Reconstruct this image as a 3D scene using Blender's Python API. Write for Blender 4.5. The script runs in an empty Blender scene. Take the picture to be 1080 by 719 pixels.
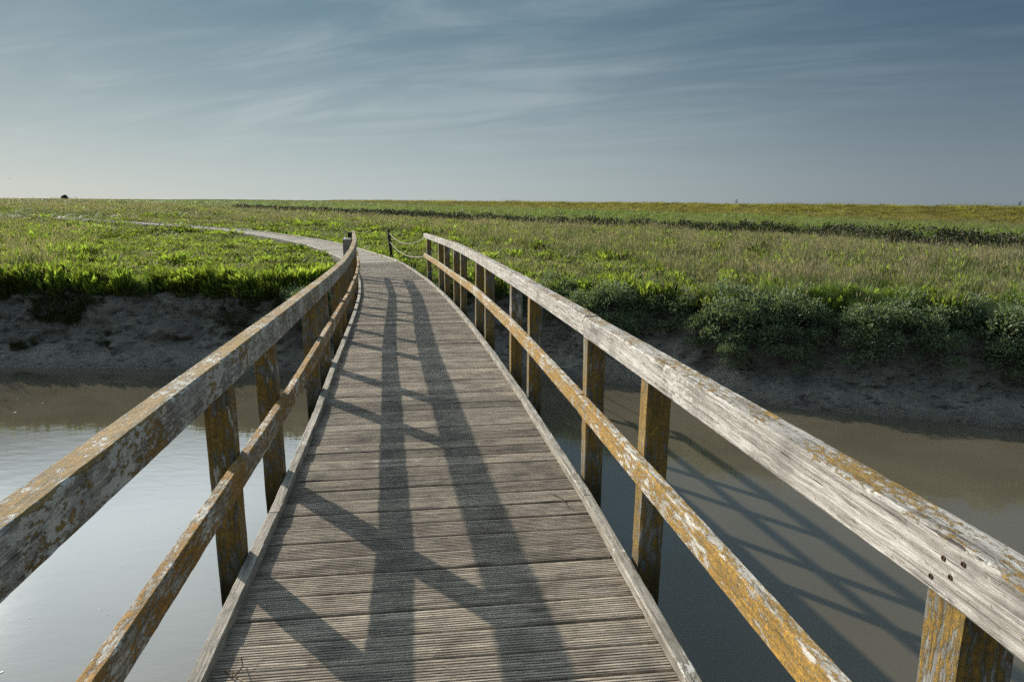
import bpy, bmesh, math, random
import numpy as np
from mathutils import Vector, Matrix

random.seed(7)
RNG = np.random.default_rng(11)
scene = bpy.context.scene
COL = scene.collection
R = math.radians
EYE = 1.563
PITCH = math.atan(146.8 / 720.0)
ROLL = .0086
SUN_AZ, SUN_EL = R(-45.5), R(24.3)        # azimuth from +Y, clockwise
WATER_Z = -2.64
DECK_W = 1.55

# ------------------------------------------------------------------ helpers
def mesh_data(name, verts, faces, mats=(), smooth=False, mat_idx=None):
    me = bpy.data.meshes.new(name)
    me.from_pydata([tuple(map(float, v)) for v in verts], [], [tuple(map(int, f)) for f in faces])
    for m in mats:
        me.materials.append(m)
    if mat_idx is not None:
        me.polygons.foreach_set('material_index', np.asarray(mat_idx, dtype=np.int32))
    if smooth:
        me.polygons.foreach_set('use_smooth', np.ones(len(me.polygons), dtype=bool))
    me.update()
    return me

def grid_data(name, P, mats=(), smooth=True):
    """P: (rows, cols, 3) array -> quad grid mesh, built with foreach_set"""
    nr, nc = P.shape[:2]
    me = bpy.data.meshes.new(name)
    idx = np.arange(nr * nc).reshape(nr, nc)
    q = np.stack([idx[:-1, :-1], idx[:-1, 1:], idx[1:, 1:], idx[1:, :-1]], -1).reshape(-1, 4)
    me.vertices.add(nr * nc)
    me.vertices.foreach_set('co', P.reshape(-1).astype(np.float32))
    me.loops.add(q.size)
    me.loops.foreach_set('vertex_index', q.reshape(-1).astype(np.int32))
    me.polygons.add(len(q))
    me.polygons.foreach_set('loop_start', np.arange(0, q.size, 4, dtype=np.int32))
    me.update(calc_edges=True)
    if smooth:
        me.polygons.foreach_set('use_smooth', np.ones(len(q), dtype=bool))
    for m in mats:
        me.materials.append(m)
    me.validate()
    return me

def link(name, data, parent=None, loc=None, rot=None):
    o = bpy.data.objects.new(name, data)
    COL.objects.link(o)
    if parent is not None:
        o.parent = parent
    if loc is not None:
        o.location = loc
    if rot is not None:
        o.rotation_euler = rot
    return o

def tag(o, label=None, cat=None, group=None, kind=None):
    if label: o['label'] = label
    if cat: o['category'] = cat
    if group: o['group'] = group
    if kind: o['kind'] = kind
    return o

def smoothstep(a, b, x):
    t = np.clip((np.asarray(x, float) - a) / (b - a), 0, 1)
    return t * t * (3 - 2 * t)

def vnoise(x, y, seed=0):
    x = np.asarray(x, float); y = np.asarray(y, float)
    xi = np.floor(x).astype(np.int64); yi = np.floor(y).astype(np.int64)
    xf = x - xi; yf = y - yi
    u = xf * xf * (3 - 2 * xf); v = yf * yf * (3 - 2 * yf)
    def h(a, b):
        n = (a * 374761393 + b * 668265263 + seed * 974634777) & 0xffffffff
        n = ((n ^ (n >> 13)) * 1274126177) & 0xffffffff
        return ((n ^ (n >> 16)) & 0xffff) / 65535.0
    return (h(xi, yi) * (1 - u) + h(xi + 1, yi) * u) * (1 - v) + (h(xi, yi + 1) * (1 - u) + h(xi + 1, yi + 1) * u) * v

def fbm(x, y, seed=0, oct=4):
    s = 0; a = .5; n = 0
    for i in range(oct):
        s = s + a * vnoise(x * 2 ** i, y * 2 ** i, seed + i * 17); n += a; a *= .5
    return s / n

# ------------------------------------------------------------------ node helpers
class NT:
    def __init__(s, mat_or_tree):
        s.t = mat_or_tree; s.n = s.t.nodes; s.l = s.t.links
    def node(s, typ, **kw):
        nd = s.n.new(typ)
        for k, v in kw.items():
            setattr(nd, k, v)
        return nd
    def put(s, sock, v):
        if v is None: return
        if isinstance(v, bpy.types.NodeSocket):
            s.l.new(v, sock)
        else:
            sock.default_value = v
    def math(s, op, a, b=None, c=None, clamp=False):
        nd = s.node('ShaderNodeMath', operation=op, use_clamp=clamp)
        s.put(nd.inputs[0], a); s.put(nd.inputs[1], b)
        if c is not None: s.put(nd.inputs[2], c)
        return nd.outputs[0]
    def vmath(s, op, a, b=None):
        nd = s.node('ShaderNodeVectorMath', operation=op)
        s.put(nd.inputs[0], a); s.put(nd.inputs[1], b)
        return nd.outputs['Value'] if op in ('DOT_PRODUCT', 'LENGTH') else nd.outputs[0]
    def mix(s, f, a, b, mode='MIX'):
        nd = s.node('ShaderNodeMix', data_type='RGBA', blend_type=mode)
        s.put(nd.inputs[0], f)
        s.put(nd.inputs[6], a if isinstance(a, bpy.types.NodeSocket) else (*a, 1) if len(a) == 3 else a)
        s.put(nd.inputs[7], b if isinstance(b, bpy.types.NodeSocket) else (*b, 1) if len(b) == 3 else b)
        return nd.outputs[2]
    def ramp(s, f, lo, hi, olo=0.0, ohi=1.0):
        nd = s.node('ShaderNodeMapRange', interpolation_type='SMOOTHSTEP')
        s.put(nd.inputs[0], f); s.put(nd.inputs[1], lo); s.put(nd.inputs[2], hi); s.put(nd.inputs[3], olo); s.put(nd.inputs[4], ohi)
        return nd.outputs[0]
    def noise(s, vec, scale, detail=4, rough=.55, dist=0.0):
        nd = s.node('ShaderNodeTexNoise')
        s.put(nd.inputs['Vector'], vec)
        nd.inputs['Scale'].default_value = scale; nd.inputs['Detail'].default_value = detail
        nd.inputs['Roughness'].default_value = rough; nd.inputs['Distortion'].default_value = dist
        return nd.outputs[0]
    def mapping(s, vec, scale=(1, 1, 1), loc=None, rot=None):
        nd = s.node('ShaderNodeMapping')
        s.put(nd.inputs[0], vec); nd.inputs['Scale'].default_value = scale
        if loc is not None: s.put(nd.inputs['Location'], loc)
        if rot is not None: nd.inputs['Rotation'].default_value = rot
        return nd.outputs[0]
    def bump(s, h, strength=.5, dist=.01, normal=None):
        nd = s.node('ShaderNodeBump'); s.put(nd.inputs['Height'], h)
        nd.inputs['Strength'].default_value = strength; nd.inputs['Distance'].default_value = dist
        if normal is not None: s.put(nd.inputs['Normal'], normal)
        return nd.outputs[0]

def new_mat(name):
    m = bpy.data.materials.new(name); m.use_nodes = True
    nt = NT(m.node_tree)
    b = nt.n['Principled BSDF']
    return m, nt, b

# ------------------------------------------------------------------ materials
def wood_mat(name, dark, light, lichen_top=.5, lichen_side=.3, crust=.3, gold=(.31, .175, .026), algae=0.0, algae_h=.3, uv=False, lichen_scale=1.0, crack=.5, moss=(.13, .105, .040), stretch=.6):
    m, nt, b = new_mat(name)
    if uv:
        tc = nt.node('ShaderNodeUVMap').outputs[0]
        base = tc
        rnd = nt.node('ShaderNodeAttribute', attribute_name='plank').outputs['Fac']
    else:
        tc = nt.node('ShaderNodeTexCoord').outputs['Object']
        rnd = nt.node('ShaderNodeObjectInfo').outputs['Random']
        off = nt.node('ShaderNodeCombineXYZ')
        nt.put(off.inputs[0], nt.math('MULTIPLY', rnd, 91.0)); nt.put(off.inputs[1], nt.math('MULTIPLY', rnd, 37.0)); nt.put(off.inputs[2], nt.math('MULTIPLY', rnd, 53.0))
        base = nt.vmath('ADD', tc, off.outputs[0])
    warp = nt.noise(base, 5, 3)
    wv = nt.node('ShaderNodeCombineXYZ'); nt.put(wv.inputs[1], nt.math('MULTIPLY', warp, .022)); nt.put(wv.inputs[2], nt.math('MULTIPLY', warp, .022))
    gb = nt.vmath('ADD', base, wv.outputs[0])
    grain = nt.noise(nt.mapping(gb, (2.0, 75, 75)), 1, 8, .72)
    fine = nt.noise(nt.mapping(gb, (7, 300, 300)), 1, 4, .65)
    blot = nt.noise(base, 4.5, 5, .6)
    crk = nt.noise(nt.mapping(gb, (2.2, 105, 105), loc=(3, 7, 1)), 1, 4, .65)
    crkm = nt.ramp(crk, .40 - .06 * (1 - crack), .34 - .06 * (1 - crack))
    c = nt.mix(nt.ramp(grain, .32, .66), dark, light)
    c = nt.mix(nt.math('MULTIPLY', nt.ramp(blot, .45, .68), .55), c, tuple(.55 * d for d in dark))
    c = nt.mix(nt.math('MULTIPLY', nt.ramp(fine, .55, .38), .5), c, tuple(.45 * d for d in dark))
    c = nt.mix(nt.math('MULTIPLY', crkm, .85), c, (.018, .015, .012))
    pit = nt.noise(nt.mapping(base, (.55, 1, 1)), 95, 5, .7)
    c = nt.mix(nt.math('MULTIPLY', nt.ramp(pit, .60, .70), .75), c, tuple(.35 * d for d in dark))
    kn = nt.node('ShaderNodeTexVoronoi'); nt.put(kn.inputs['Vector'], nt.mapping(gb, (1.6, 7, 7))); kn.inputs['Scale'].default_value = 1.0
    c = nt.mix(nt.math('MULTIPLY', nt.ramp(kn.outputs['Distance'], .16, .05), .7), c, tuple(.4 * d for d in dark))
    # pale crustose lichen
    n1 = nt.noise(nt.mapping(nt.vmath('ADD', base, (11.3, 5.1, 2.2)), (stretch, 1, 1)), 40 * lichen_scale, 9, .72)
    n2 = nt.noise(nt.vmath('ADD', base, (1.3, 8.1, 4.2)), 3.8 * lichen_scale, 4, .55)
    cm = nt.math('ADD', nt.math('MULTIPLY', n1, .55), nt.math('MULTIPLY', n2, .45))
    crm = nt.math('MULTIPLY', nt.ramp(cm, .585 - .12 * crust, .615 - .12 * crust), .75)
    c = nt.mix(crm, c, (.60, .59, .53))
    # golden lichen, denser on upward faces
    nz = nt.node('ShaderNodeSeparateXYZ'); nt.put(nz.inputs[0], nt.node('ShaderNodeNewGeometry').outputs['Normal'])
    up = nt.ramp(nz.outputs[2], .4, .85)
    amt = nt.math('ADD', lichen_side, nt.math('MULTIPLY', up, lichen_top - lichen_side))
    g1 = nt.noise(nt.mapping(nt.vmath('ADD', base, (4.3, 1.1, 9.2)), (stretch, 1, 1)), 62 * lichen_scale, 10, .74)
    g2 = nt.noise(nt.mapping(nt.vmath('ADD', base, (7.3, 2.1, 1.2)), (.5 + .5 * stretch, 1, 1)), 5.0 * lichen_scale, 5, .6)
    gm = nt.math('ADD', nt.math('MULTIPLY', g1, .57), nt.math('ADD', nt.math('MULTIPLY', g2, .33), nt.math('MULTIPLY', grain, .10)))
    thr = nt.math('SUBTRACT', .64, nt.math('MULTIPLY', amt, .22))
    gmask = nt.math('MULTIPLY', nt.ramp(gm, thr, nt.math('ADD', thr, .03)), nt.math('SUBTRACT', 1.0, nt.math('MULTIPLY', crkm, .7)))
    gc = nt.mix(nt.ramp(nt.noise(base, 110, 4, .7), .42, .66), gold, moss)
    gc = nt.mix(nt.math('MULTIPLY', nt.ramp(nt.noise(base, 45, 4, .7), .52, .66), .8), gc, tuple(min(1, 1.5 * g) for g in gold))
    gc = nt.mix(nt.math('MULTIPLY', nt.ramp(grain, .55, .38), .45), gc, tuple(.4 * g for g in moss))
    c = nt.mix(nt.math('MULTIPLY', gmask, .93), c, gc)
    if uv:
        v = nt.math('ADD', .60, nt.math('MULTIPLY', rnd, .75))
        hsv = nt.node('ShaderNodeHueSaturation'); nt.put(hsv.inputs['Value'], v); nt.put(hsv.inputs['Color'], c); c = hsv.outputs[0]
    if algae > 0:
        sz = nt.node('ShaderNodeSeparateXYZ'); nt.put(sz.inputs[0], tc)
        hz = nt.math('ADD', sz.outputs[0], nt.math('MULTIPLY', nt.noise(base, 9, 4), -.28))
        am = nt.math('MULTIPLY', nt.ramp(hz, algae_h, algae_h - .42), algae)
        c = nt.mix(am, c, (.022, .024, .012))
    nt.put(b.inputs['Base Color'], c)
    b.inputs['Roughness'].default_value = .82
    b.inputs['Specular IOR Level'].default_value = .25
    h = nt.math('ADD', nt.math('MULTIPLY', grain, .7), nt.math('MULTIPLY', fine, .4))
    h = nt.math('SUBTRACT', h, nt.math('MULTIPLY', crkm, 1.2))
    h = nt.math('ADD', h, nt.math('MULTIPLY', gmask, nt.math('ADD', .25, nt.math('MULTIPLY', g1, .9))))
    nt.put(b.inputs['Normal'], nt.bump(h, .7, .005))
    return m

M = {}
M['rail_pale'] = wood_mat('weathered_pale_wood', (.22, .20, .17), (.66, .63, .57), lichen_top=0.6, lichen_side=0.2, crust=0.15, crack=.75, stretch=.5)
M['rail_grey'] = wood_mat('weathered_grey_wood', (.20, .19, .165), (.54, .52, .47), lichen_top=0.84, lichen_side=0.54, crust=0.75, crack=.6, stretch=.45)
M['lower_gold'] = wood_mat('lichen_covered_wood', (.36, .33, .27), (.68, .64, .56), lichen_top=0.68, lichen_side=0.84, crust=0.62, gold=(.40, .215, .022), stretch=.28)
M['lower_grey'] = wood_mat('lichen_streaked_wood', (.24, .21, .16), (.54, .50, .43), lichen_top=0.78, lichen_side=0.74, crust=0.6, gold=(.38, .185, .022), stretch=.35)
M['post'] = wood_mat('post_wood', (.14, .135, .115), (.36, .35, .315), lichen_top=0.9, lichen_side=0.78, crust=0.22, gold=(.30, .175, .028), algae=.93, algae_h=.50, stretch=.22)
M['kerb'] = wood_mat('kerb_wood', (.20, .18, .145), (.46, .42, .35), lichen_top=.08, lichen_side=.05, crust=.05, crack=.9, stretch=.4)
M['kerb_far'] = wood_mat('pale_kerb_wood', (.34, .30, .25), (.58, .53, .46), lichen_top=.0, lichen_side=.0, crust=.1, crack=.5)
M['deck'] = wood_mat('deck_wood', (.20, .168, .132), (.55, .472, .372), lichen_top=-.2, lichen_side=-.2, crust=-.35, uv=True, crack=.45)
M['path'] = wood_mat('path_wood', (.24, .205, .16), (.50, .445, .365), lichen_top=-.2, lichen_side=-.2, crust=-.2, uv=True, crack=.3)
M['beam'] = wood_mat('dark_beam_wood', (.06, .05, .042), (.15, .13, .105), lichen_top=.0, lichen_side=.0, crust=.0)
M['rope_post'] = wood_mat('dark_post_wood', (.035, .03, .026), (.11, .095, .08), lichen_top=.2, lichen_side=.05, crust=.0)
M['counter_post'] = wood_mat('plain_grey_wood', (.27, .25, .22), (.40, .37, .33), lichen_top=.0, lichen_side=-.1, crust=.0)

def plain(name, col, rough=.6, metal=0.0, spec=.5):
    m, nt, b = new_mat(name)
    n = nt.noise(nt.node('ShaderNodeTexCoord').outputs['Object'], 30, 4)
    c = nt.mix(nt.math('MULTIPLY', nt.ramp(n, .35, .7), .4), col, tuple(.6 * v for v in col))
    nt.put(b.inputs['Base Color'], c)
    b.inputs['Roughness'].default_value = rough; b.inputs['Metallic'].default_value = metal; b.inputs['Specular IOR Level'].default_value = spec
    return m
M['bolt'] = plain('rusty_steel', (.10, .06, .04), .6, .6)
M['cap'] = plain('galvanised_metal', (.75, .76, .76), .35, .6)
M['black'] = plain('black_plastic', (.015, .015, .017), .45)
M['rope'] = plain('bleached_rope', (.40, .36, .29), .9, 0, .2)
M['straw'] = plain('dry_straw', (.36, .29, .18), .8, 0, .2)
M['twig'] = plain('dark_twig', (.07, .05, .035), .8, 0, .2)
M['stem'] = plain('shrub_stem', (.10, .075, .05), .85, 0, .2)
M['foam'] = plain('foam_white', (.75, .76, .72), .7)
M['bird'] = plain('bird_grey', (.06, .065, .07), .7)
M['far_leaf'] = plain('far_tree_leaf', (.07, .09, .10), .9, 0, .1)  # blue-grey leaf colour has the distance haze mixed in

def leaf_mat(name, trans=.45, fixed=None, rough=.5, spec=.35, vary=.35):
    m, nt, b = new_mat(name)
    if fixed is None:
        a = nt.node('ShaderNodeAttribute', attribute_name='tint', attribute_type='INSTANCER').outputs['Color']
    else:
        a = nt.mix(0, fixed, fixed)
    g = nt.node('ShaderNodeNewGeometry')
    ri = g.outputs['Random Per Island']
    hsv = nt.node('ShaderNodeHueSaturation')
    nt.put(hsv.inputs['Value'], nt.math('ADD', 1 - vary, nt.math('MULTIPLY', ri, 2 * vary)))
    nt.put(hsv.inputs['Hue'], nt.math('ADD', .5 - .02, nt.math('MULTIPLY', nt.math('FRACT', nt.math('MULTIPLY', ri, 7.31)), .04)))
    nt.put(hsv.inputs['Color'], a)
    c = hsv.outputs[0]
    nt.put(b.inputs['Base Color'], c); b.inputs['Roughness'].default_value = rough; b.inputs['Specular IOR Level'].default_value = spec
    tr = nt.node('ShaderNodeBsdfTranslucent')
    tc = nt.mix(1.0, c, (1.35, 1.45, .8), 'MULTIPLY')
    nt.put(tr.inputs[0], tc)
    ms = nt.node('ShaderNodeMixShader'); ms.inputs[0].default_value = trans
    nt.l.new(b.outputs[0], ms.inputs[1]); nt.l.new(tr.outputs[0], ms.inputs[2])
    nt.l.new(ms.outputs[0], nt.n['Material Output'].inputs[0])
    return m
M['blade'] = leaf_mat('grass_blade', .45)
M['broad'] = leaf_mat('broad_leaf', .5, rough=.6, spec=.25)
M['head'] = leaf_mat('seed_head', .4, fixed=(.30, .25, .19), rough=.8, spec=.1)
M['white_head'] = leaf_mat('pale_flower', .3, fixed=(.55, .55, .48), rough=.8, spec=.1)
M['purslane'] = leaf_mat('purslane_leaf', .34, fixed=(.165, .205, .115), rough=.5, spec=.4, vary=.5)
M['bank_shrub'] = leaf_mat('bank_shrub_leaf', .12, fixed=(.052, .062, .028), rough=.6, spec=.3, vary=.5)
M['hang_grass'] = leaf_mat('hanging_grass', .25, fixed=(.05, .055, .022), rough=.6, spec=.3, vary=.4)

# mud and marsh soil
def ground_mat():
    m, nt, b = new_mat('ground_material')
    pos = nt.node('ShaderNodeNewGeometry').outputs['Position']
    soil = nt.node('ShaderNodeAttribute', attribute_name='soil').outputs['Color']
    mudm = nt.node('ShaderNodeAttribute', attribute_name='mud').outputs['Fac']
    n1 = nt.noise(pos, 1.7, 7, .65); n2 = nt.noise(nt.mapping(pos, (1, 1, 1.6)), 9, 7, .7); n3 = nt.noise(pos, 55, 5, .65)
    n4 = nt.noise(nt.mapping(pos, (1, 1, 5)), 2.6, 6, .7, .4)
    mud = nt.mix(nt.ramp(n1, .38, .64), (.30, .255, .205), (.43, .375, .305))
    mud = nt.mix(nt.math('MULTIPLY', nt.ramp(n2, .52, .64), .6), mud, (.105, .090, .074))
    mud = nt.mix(nt.math('MULTIPLY', nt.ramp(n4, .44, .38), .8), mud, (.055, .046, .038))
    mud = nt.mix(nt.math('MULTIPLY', nt.ramp(n3, .60, .68), .6), mud, (.40, .35, .29))
    sz = nt.node('ShaderNodeSeparateXYZ'); nt.put(sz.inputs[0], pos)
    wet = nt.ramp(nt.math('ADD', sz.outputs[2], nt.math('MULTIPLY', n1, -.22)), WATER_Z + .16, WATER_Z - .14)
    mud = nt.mix(nt.math('MULTIPLY', wet, .6), mud, (.07, .058, .045))
    so = nt.mix(nt.ramp(nt.noise(pos, 3.1, 6, .7), .35, .7), soil, nt.mix(1.0, soil, (.55, .55, .5), 'MULTIPLY'))
    c = nt.mix(mudm, so, mud)
    nt.put(b.inputs['Base Color'], c)
    nt.put(b.inputs['Roughness'], nt.math('SUBTRACT', .88, nt.math('MULTIPLY', wet, .4)))
    nt.put(b.inputs['Specular IOR Level'], nt.math('MULTIPLY', mudm, .3))
    h = nt.math('ADD', nt.math('MULTIPLY', n2, .8), nt.math('MULTIPLY', n3, .22))
    h = nt.math('ADD', h, nt.math('MULTIPLY', n4, .8))
    nt.put(b.inputs['Normal'], nt.bump(h, 1.0, .12))
    return m
M['ground'] = ground_mat()

def water_mat():
    m, nt, b = new_mat('water_material')
    pos = nt.node('ShaderNodeNewGeometry').outputs['Position']
    n = nt.noise(pos, .5, 4, .5)
    c = nt.mix(nt.ramp(n, .3, .7), (.086, .076, .053), (.110, .096, .066))
    nt.put(b.inputs['Base Color'], c)
    b.inputs['Roughness'].default_value = .012
    b.inputs['IOR'].default_value = 1.45
    w1 = nt.noise(nt.mapping(pos, (1.0, 2.2, 1), rot=(0, 0, R(20))), 2.6, 3, .5)
    w2 = nt.noise(nt.mapping(pos, (1.0, 2.5, 1), rot=(0, 0, R(-12))), 11, 2, .5)
    h = nt.math('ADD', nt.math('MULTIPLY', w1, 1.0), nt.math('MULTIPLY', w2, .22))
    nt.put(b.inputs['Normal'], nt.bump(h, .035, .05))
    return m
M['water'] = water_mat()

# ------------------------------------------------------------------ bridge course
PTS = [(1.25,-12),(.8,-8),(.45,-4),(.03,0),(-.204,2.01),(-.299,2.69),(-.443,3.68),(-.675,5.11),(-.964,6.76),(-1.37,9.09),(-2.135,13.09),(-3.13,17.5),(-4.59,22.8),(-6.84,27.9),(-8.68,31.7),(-12.35,37.6),(-19.2,46.7),(-25.3,52.5),(-33.6,60.2),(-39.3,64.6),(-43.8,68),(-60,79)]
def curve():
    P = np.array(PTS, float); out = []
    for i in range(len(P) - 1):
        p0 = P[max(i - 1, 0)]; p1 = P[i]; p2 = P[i + 1]; p3 = P[min(i + 2, len(P) - 1)]
        for t in np.linspace(0, 1, 40, endpoint=False):
            out.append(.5 * ((2 * p1) + (-p0 + p2) * t + (2 * p0 - 5 * p1 + 4 * p2 - p3) * t * t + (-p0 + 3 * p1 - 3 * p2 + p3) * t ** 3))
    out.append(P[-1]); Q = np.array(out)
    s = np.r_[0, np.cumsum(np.hypot(*np.diff(Q, axis=0).T))]
    S = np.arange(0, s[-1], .05)
    X = np.interp(S, s, Q[:, 0]); Y = np.interp(S, s, Q[:, 1])
    k = np.exp(-np.linspace(-2.5, 2.5, 41) ** 2 / 2); k /= k.sum()
    sm = lambda a: np.convolve(np.r_[2 * a[0] - a[20:0:-1], a, 2 * a[-1] - a[-2:-22:-1]], k, 'valid')
    X, Y = sm(X), sm(Y)
    return S - S[np.argmin(abs(Y))], X, Y
S_, X_, Y_ = curve()
TX = np.gradient(X_, S_); TY = np.gradient(Y_, S_); _n = np.hypot(TX, TY); TX /= _n; TY /= _n
_dz = np.interp(Y_, [-12, -8, -4, 0, 3, 3.7, 5.1, 6.76, 9.1, 13.1, 17.5, 20, 23, 25, 200], [.24, .12, .04, 0, 0, .004, .024, .042, .106, .248, .372, .44, .48, .49, .49])
DZ = np.convolve(np.pad(_dz, 15, 'edge'), np.ones(31) / 31., 'valid')
def at(s, off=0.0, h=0.0):
    x = np.interp(s, S_, X_); y = np.interp(s, S_, Y_); tx = np.interp(s, S_, TX); ty = np.interp(s, S_, TY)
    return Vector((x + ty * off, y - tx * off, -np.interp(s, S_, DZ) + h))
def tang(s):
    return Vector((np.interp(s, S_, TX), np.interp(s, S_, TY), 0)).normalized()
S_START, S_END = -10.0, 23.4

# ------------------------------------------------------------------ terrain
def yw(x):      # far waterline
    return np.interp(x, [-400, -60, -30, -20, -12.4, -5, 0, 1.4, 3, 5.05, 7.4, 9.9, 15, 22, 40, 90, 400], [60, 24, 18.2, 17.2, 16.75, 16.6, 16.5, 16.2, 15.4, 14.1, 13.3, 12.5, 11.0, 9, 3, -12, -60])
def yw_s(x):
    return (yw(x - .9) + yw(x - .3) + yw(x + .3) + yw(x + .9)) / 4
CH2 = np.array([(75, -60), (45, -6), (28.2, 36.5), (21.0, 56), (2.4, 73), (-44, 142), (-120, 250), (-270, 470), (-620, 950)], float)     # second channel
DYKE = np.array([(88, -60), (60, 71), (54, 97), (24, 186), (-40, 340), (-150, 620), (-420, 1200), (-1400, 3000)], float)                              # dyke crest
def polydist(x, y, P):
    """distance to polyline and signed side (+ = right/beyond side)"""
    x = np.asarray(x, float); y = np.asarray(y, float)
    best = np.full(x.shape, 1e9); sg = np.zeros(x.shape)
    for (ax, ay), (bx, by) in zip(P[:-1], P[1:]):
        dx, dy = bx - ax, by - ay; L2 = dx * dx + dy * dy
        t = np.clip(((x - ax) * dx + (y - ay) * dy) / L2, 0, 1)
        ex = x - (ax + t * dx); ey = y - (ay + t * dy)
        d = np.hypot(ex, ey); c = dx * ey - dy * ex
        m = d < best
        best = np.where(m, d, best); sg = np.where(m, np.where(c < 0, 1.0, -1.0), sg)
    return best, sg
def pathdist(x, y):
    sub = slice(0, None, 8)
    P = np.stack([X_[sub], Y_[sub]], 1)
    d, _ = polydist(x, y, P)
    return d
def marsh_z(x, y):
    z = -.86 + .10 * (fbm(x * .35, y * .35, 3) - .5) + .05 * (fbm(x * 1.7, y * 1.7, 5, 3) - .5)
    z = z + .13 * (1 - smoothstep(1.0, 2.6, pathdist(x, y))) * smoothstep(17.5, 20, y)
    c, sg = polydist(x, y, CH2)
    beyond = smoothstep(-1, 4, c * sg)
    z = z + beyond * .30
    ch = 1 - smoothstep(2.0, 3.6, c)
    z = z - 1.7 * ch
    dk, sd = polydist(x, y, DYKE)
    q = dk * sd               # + beyond crest
    prof = np.where(q < 0, np.clip((10.5 + q) / 9.0, 0, 1), 1 - smoothstep(4, 20, q))
    z = z + prof * (1.88 + .18 * (fbm(x * .06, y * .06, 9) - .5))
    return z
def face_off(x):
    return .85 * (fbm(x * .45, x * 0 + 3.3, 21, 4) - .5) + .30 * (fbm(x * 2.3, x * 0 + 1.3, 23, 3) - .5)
def height(x, y):
    x = np.asarray(x, float); y = np.asarray(y, float)
    d = y - yw_s(x)
    dd = d - face_off(x) * smoothstep(.3, 1.2, d)
    mz = marsh_z(x, y)
    bank = np.interp(dd, [-60, -6, -2, -.6, 0, .5, .95, 1.25, 1.5, 1.72, 1.95], [-3.6, -3.5, -3.15, -2.82, -2.64, -2.42, -2.10, -1.72, -1.30, -.98, -.86])
    z = np.where(dd > 1.95, mz, bank + (mz + .86) * smoothstep(1.3, 1.95, dd))
    # mud clods and ledges
    w = smoothstep(-.3, .25, dd) * (1 - smoothstep(1.8, 2.1, dd))
    up = smoothstep(.75, 1.15, dd)
    z = z + w * (.07 * (fbm(x * 1.5, y * 2.5, 31, 4) - .5) + .035 * (fbm(x * 7, y * 9, 33, 3) - .5))
    z = z + w * up * (.30 * (fbm(x * 2.2, y * 4, 37, 4) - .5) + .12 * np.abs(fbm(x * 5.5, y * 7, 39, 3) - .5) * 2)
    # near bank, behind the photographer
    nb = -12.5 - .05 * x
    dn = nb - y
    zn = np.interp(dn, [-4, -1.2, 0, .9, 1.5, 2.0], [-3.5, -2.9, -2.64, -2.1, -1.2, -.88])
    zn = np.where(dn > 2.0, marsh_z(x, y), zn)
    return np.where(dn > -3.5, np.maximum(zn, -3.5), z)

def veg_tint(x, y):
    """albedo colour of the sward at a place"""
    p = fbm(x * .16, y * .30, 51, 4); q = fbm(x * .55, y * .8, 57, 4); r = np.hypot(x, y)
    olive = np.array([.118, .142, .055]); green = np.array([.105, .165, .042]); brown = np.array([.150, .148, .085]); yel = np.array([.125, .150, .030])
    t = smoothstep(.38, .62, p)[..., None]; u = smoothstep(.42, .66, q)[..., None]
    c = green * (1 - t) + olive * t
    c = c * (1 - .55 * u) + brown * .55 * u
    mid = (smoothstep(26, 45, r) * (1 - .3 * smoothstep(120, 260, r)))[..., None]
    c = c * (1 - .5 * mid) + np.array([.122, .140, .068]) * .5 * mid
    left = (smoothstep(2, -16, x) * (1 - smoothstep(40, 80, r)))[..., None]
    c = c * (1 - .35 * left) + green * .35 * left
    cd, sg = polydist(x, y, CH2); q2 = cd * sg
    strip = smoothstep(1.5, 3.5, q2)[..., None]
    c = c * (1 - strip) + np.array([.175, .230, .058]) * strip
    dk, sd = polydist(x, y, DYKE); w = (smoothstep(11.5, 8.5, dk + 3 * (fbm(x * .05, y * .05, 77, 3) - .5)))[..., None]
    yellow = np.array([.275, .245, .066]) * (.85 + .3 * fbm(x * .12, y * .12, 71, 3)[..., None])
    c = c * (1 - w) + yellow * w
    return c

def axis(fine_lo, fine_hi, step, lo, hi, growth=1.06, cap=None):
    a = list(np.arange(fine_lo, fine_hi + 1e-6, step))
    s = step; v = a[-1]
    while v < hi:
        s *= growth; v += s; a.append(min(v, hi))
    s = step; v = a[0]; b = []
    while v > lo:
        s *= growth; v -= s; b.append(max(v, lo))
    return np.array(b[::-1] + a)
gx = axis(-15, 15, .075, -3500, 3500, 1.055)
gd = axis(-.8, 2.6, .05, -60, 4200, 1.05)
GX, GD = np.meshgrid(gx, gd)
fade = 1 - smoothstep(40, 400, np.abs(GD))
GY = GD + yw_s(np.clip(GX, -60, 60)) * fade + (1 - fade) * 14
GZ = height(GX, GY)
dm = (GY - yw_s(GX)) - face_off(GX)
wl = smoothstep(.45, .9, dm) * (1 - smoothstep(1.75, 2.05, dm)) * (np.abs(GX) < 60)
GY = GY - wl * (.70 * (fbm(GX * 1.3, GZ * 3.2, 101, 4) - .5) + .36 * (fbm(GX * 4.0, GZ * 8, 103, 4) - .5) + .14 * (fbm(GX * 12, GZ * 16, 105, 2) - .5))
wm_ = smoothstep(-.2, .3, dm) * (1 - smoothstep(.9, 1.2, dm)) * (np.abs(GX) < 60)
GZ = GZ + wm_ * (.10 * np.maximum(fbm(GX * 2.6, GY * 6, 111, 4) - .52, 0) * 4 * smoothstep(.5, .62, fbm(GX * .6, GY * .9, 113, 2)))
far = smoothstep(1500, 3200, np.hypot(GX, GY)); GZ = GZ - far * .6
me = grid_data('ground', np.stack([GX, GY, GZ], -1), [M['ground']])
dd_ = (GY - yw_s(GX)) - face_off(GX)
mudm = (GZ < -1.02 + .25 * (fbm(GX * 2, GY * 2, 91, 3) - .5)).astype(float)
soil = veg_tint(GX, GY) * .62
rr_ = np.hypot(GX, GY)
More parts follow.
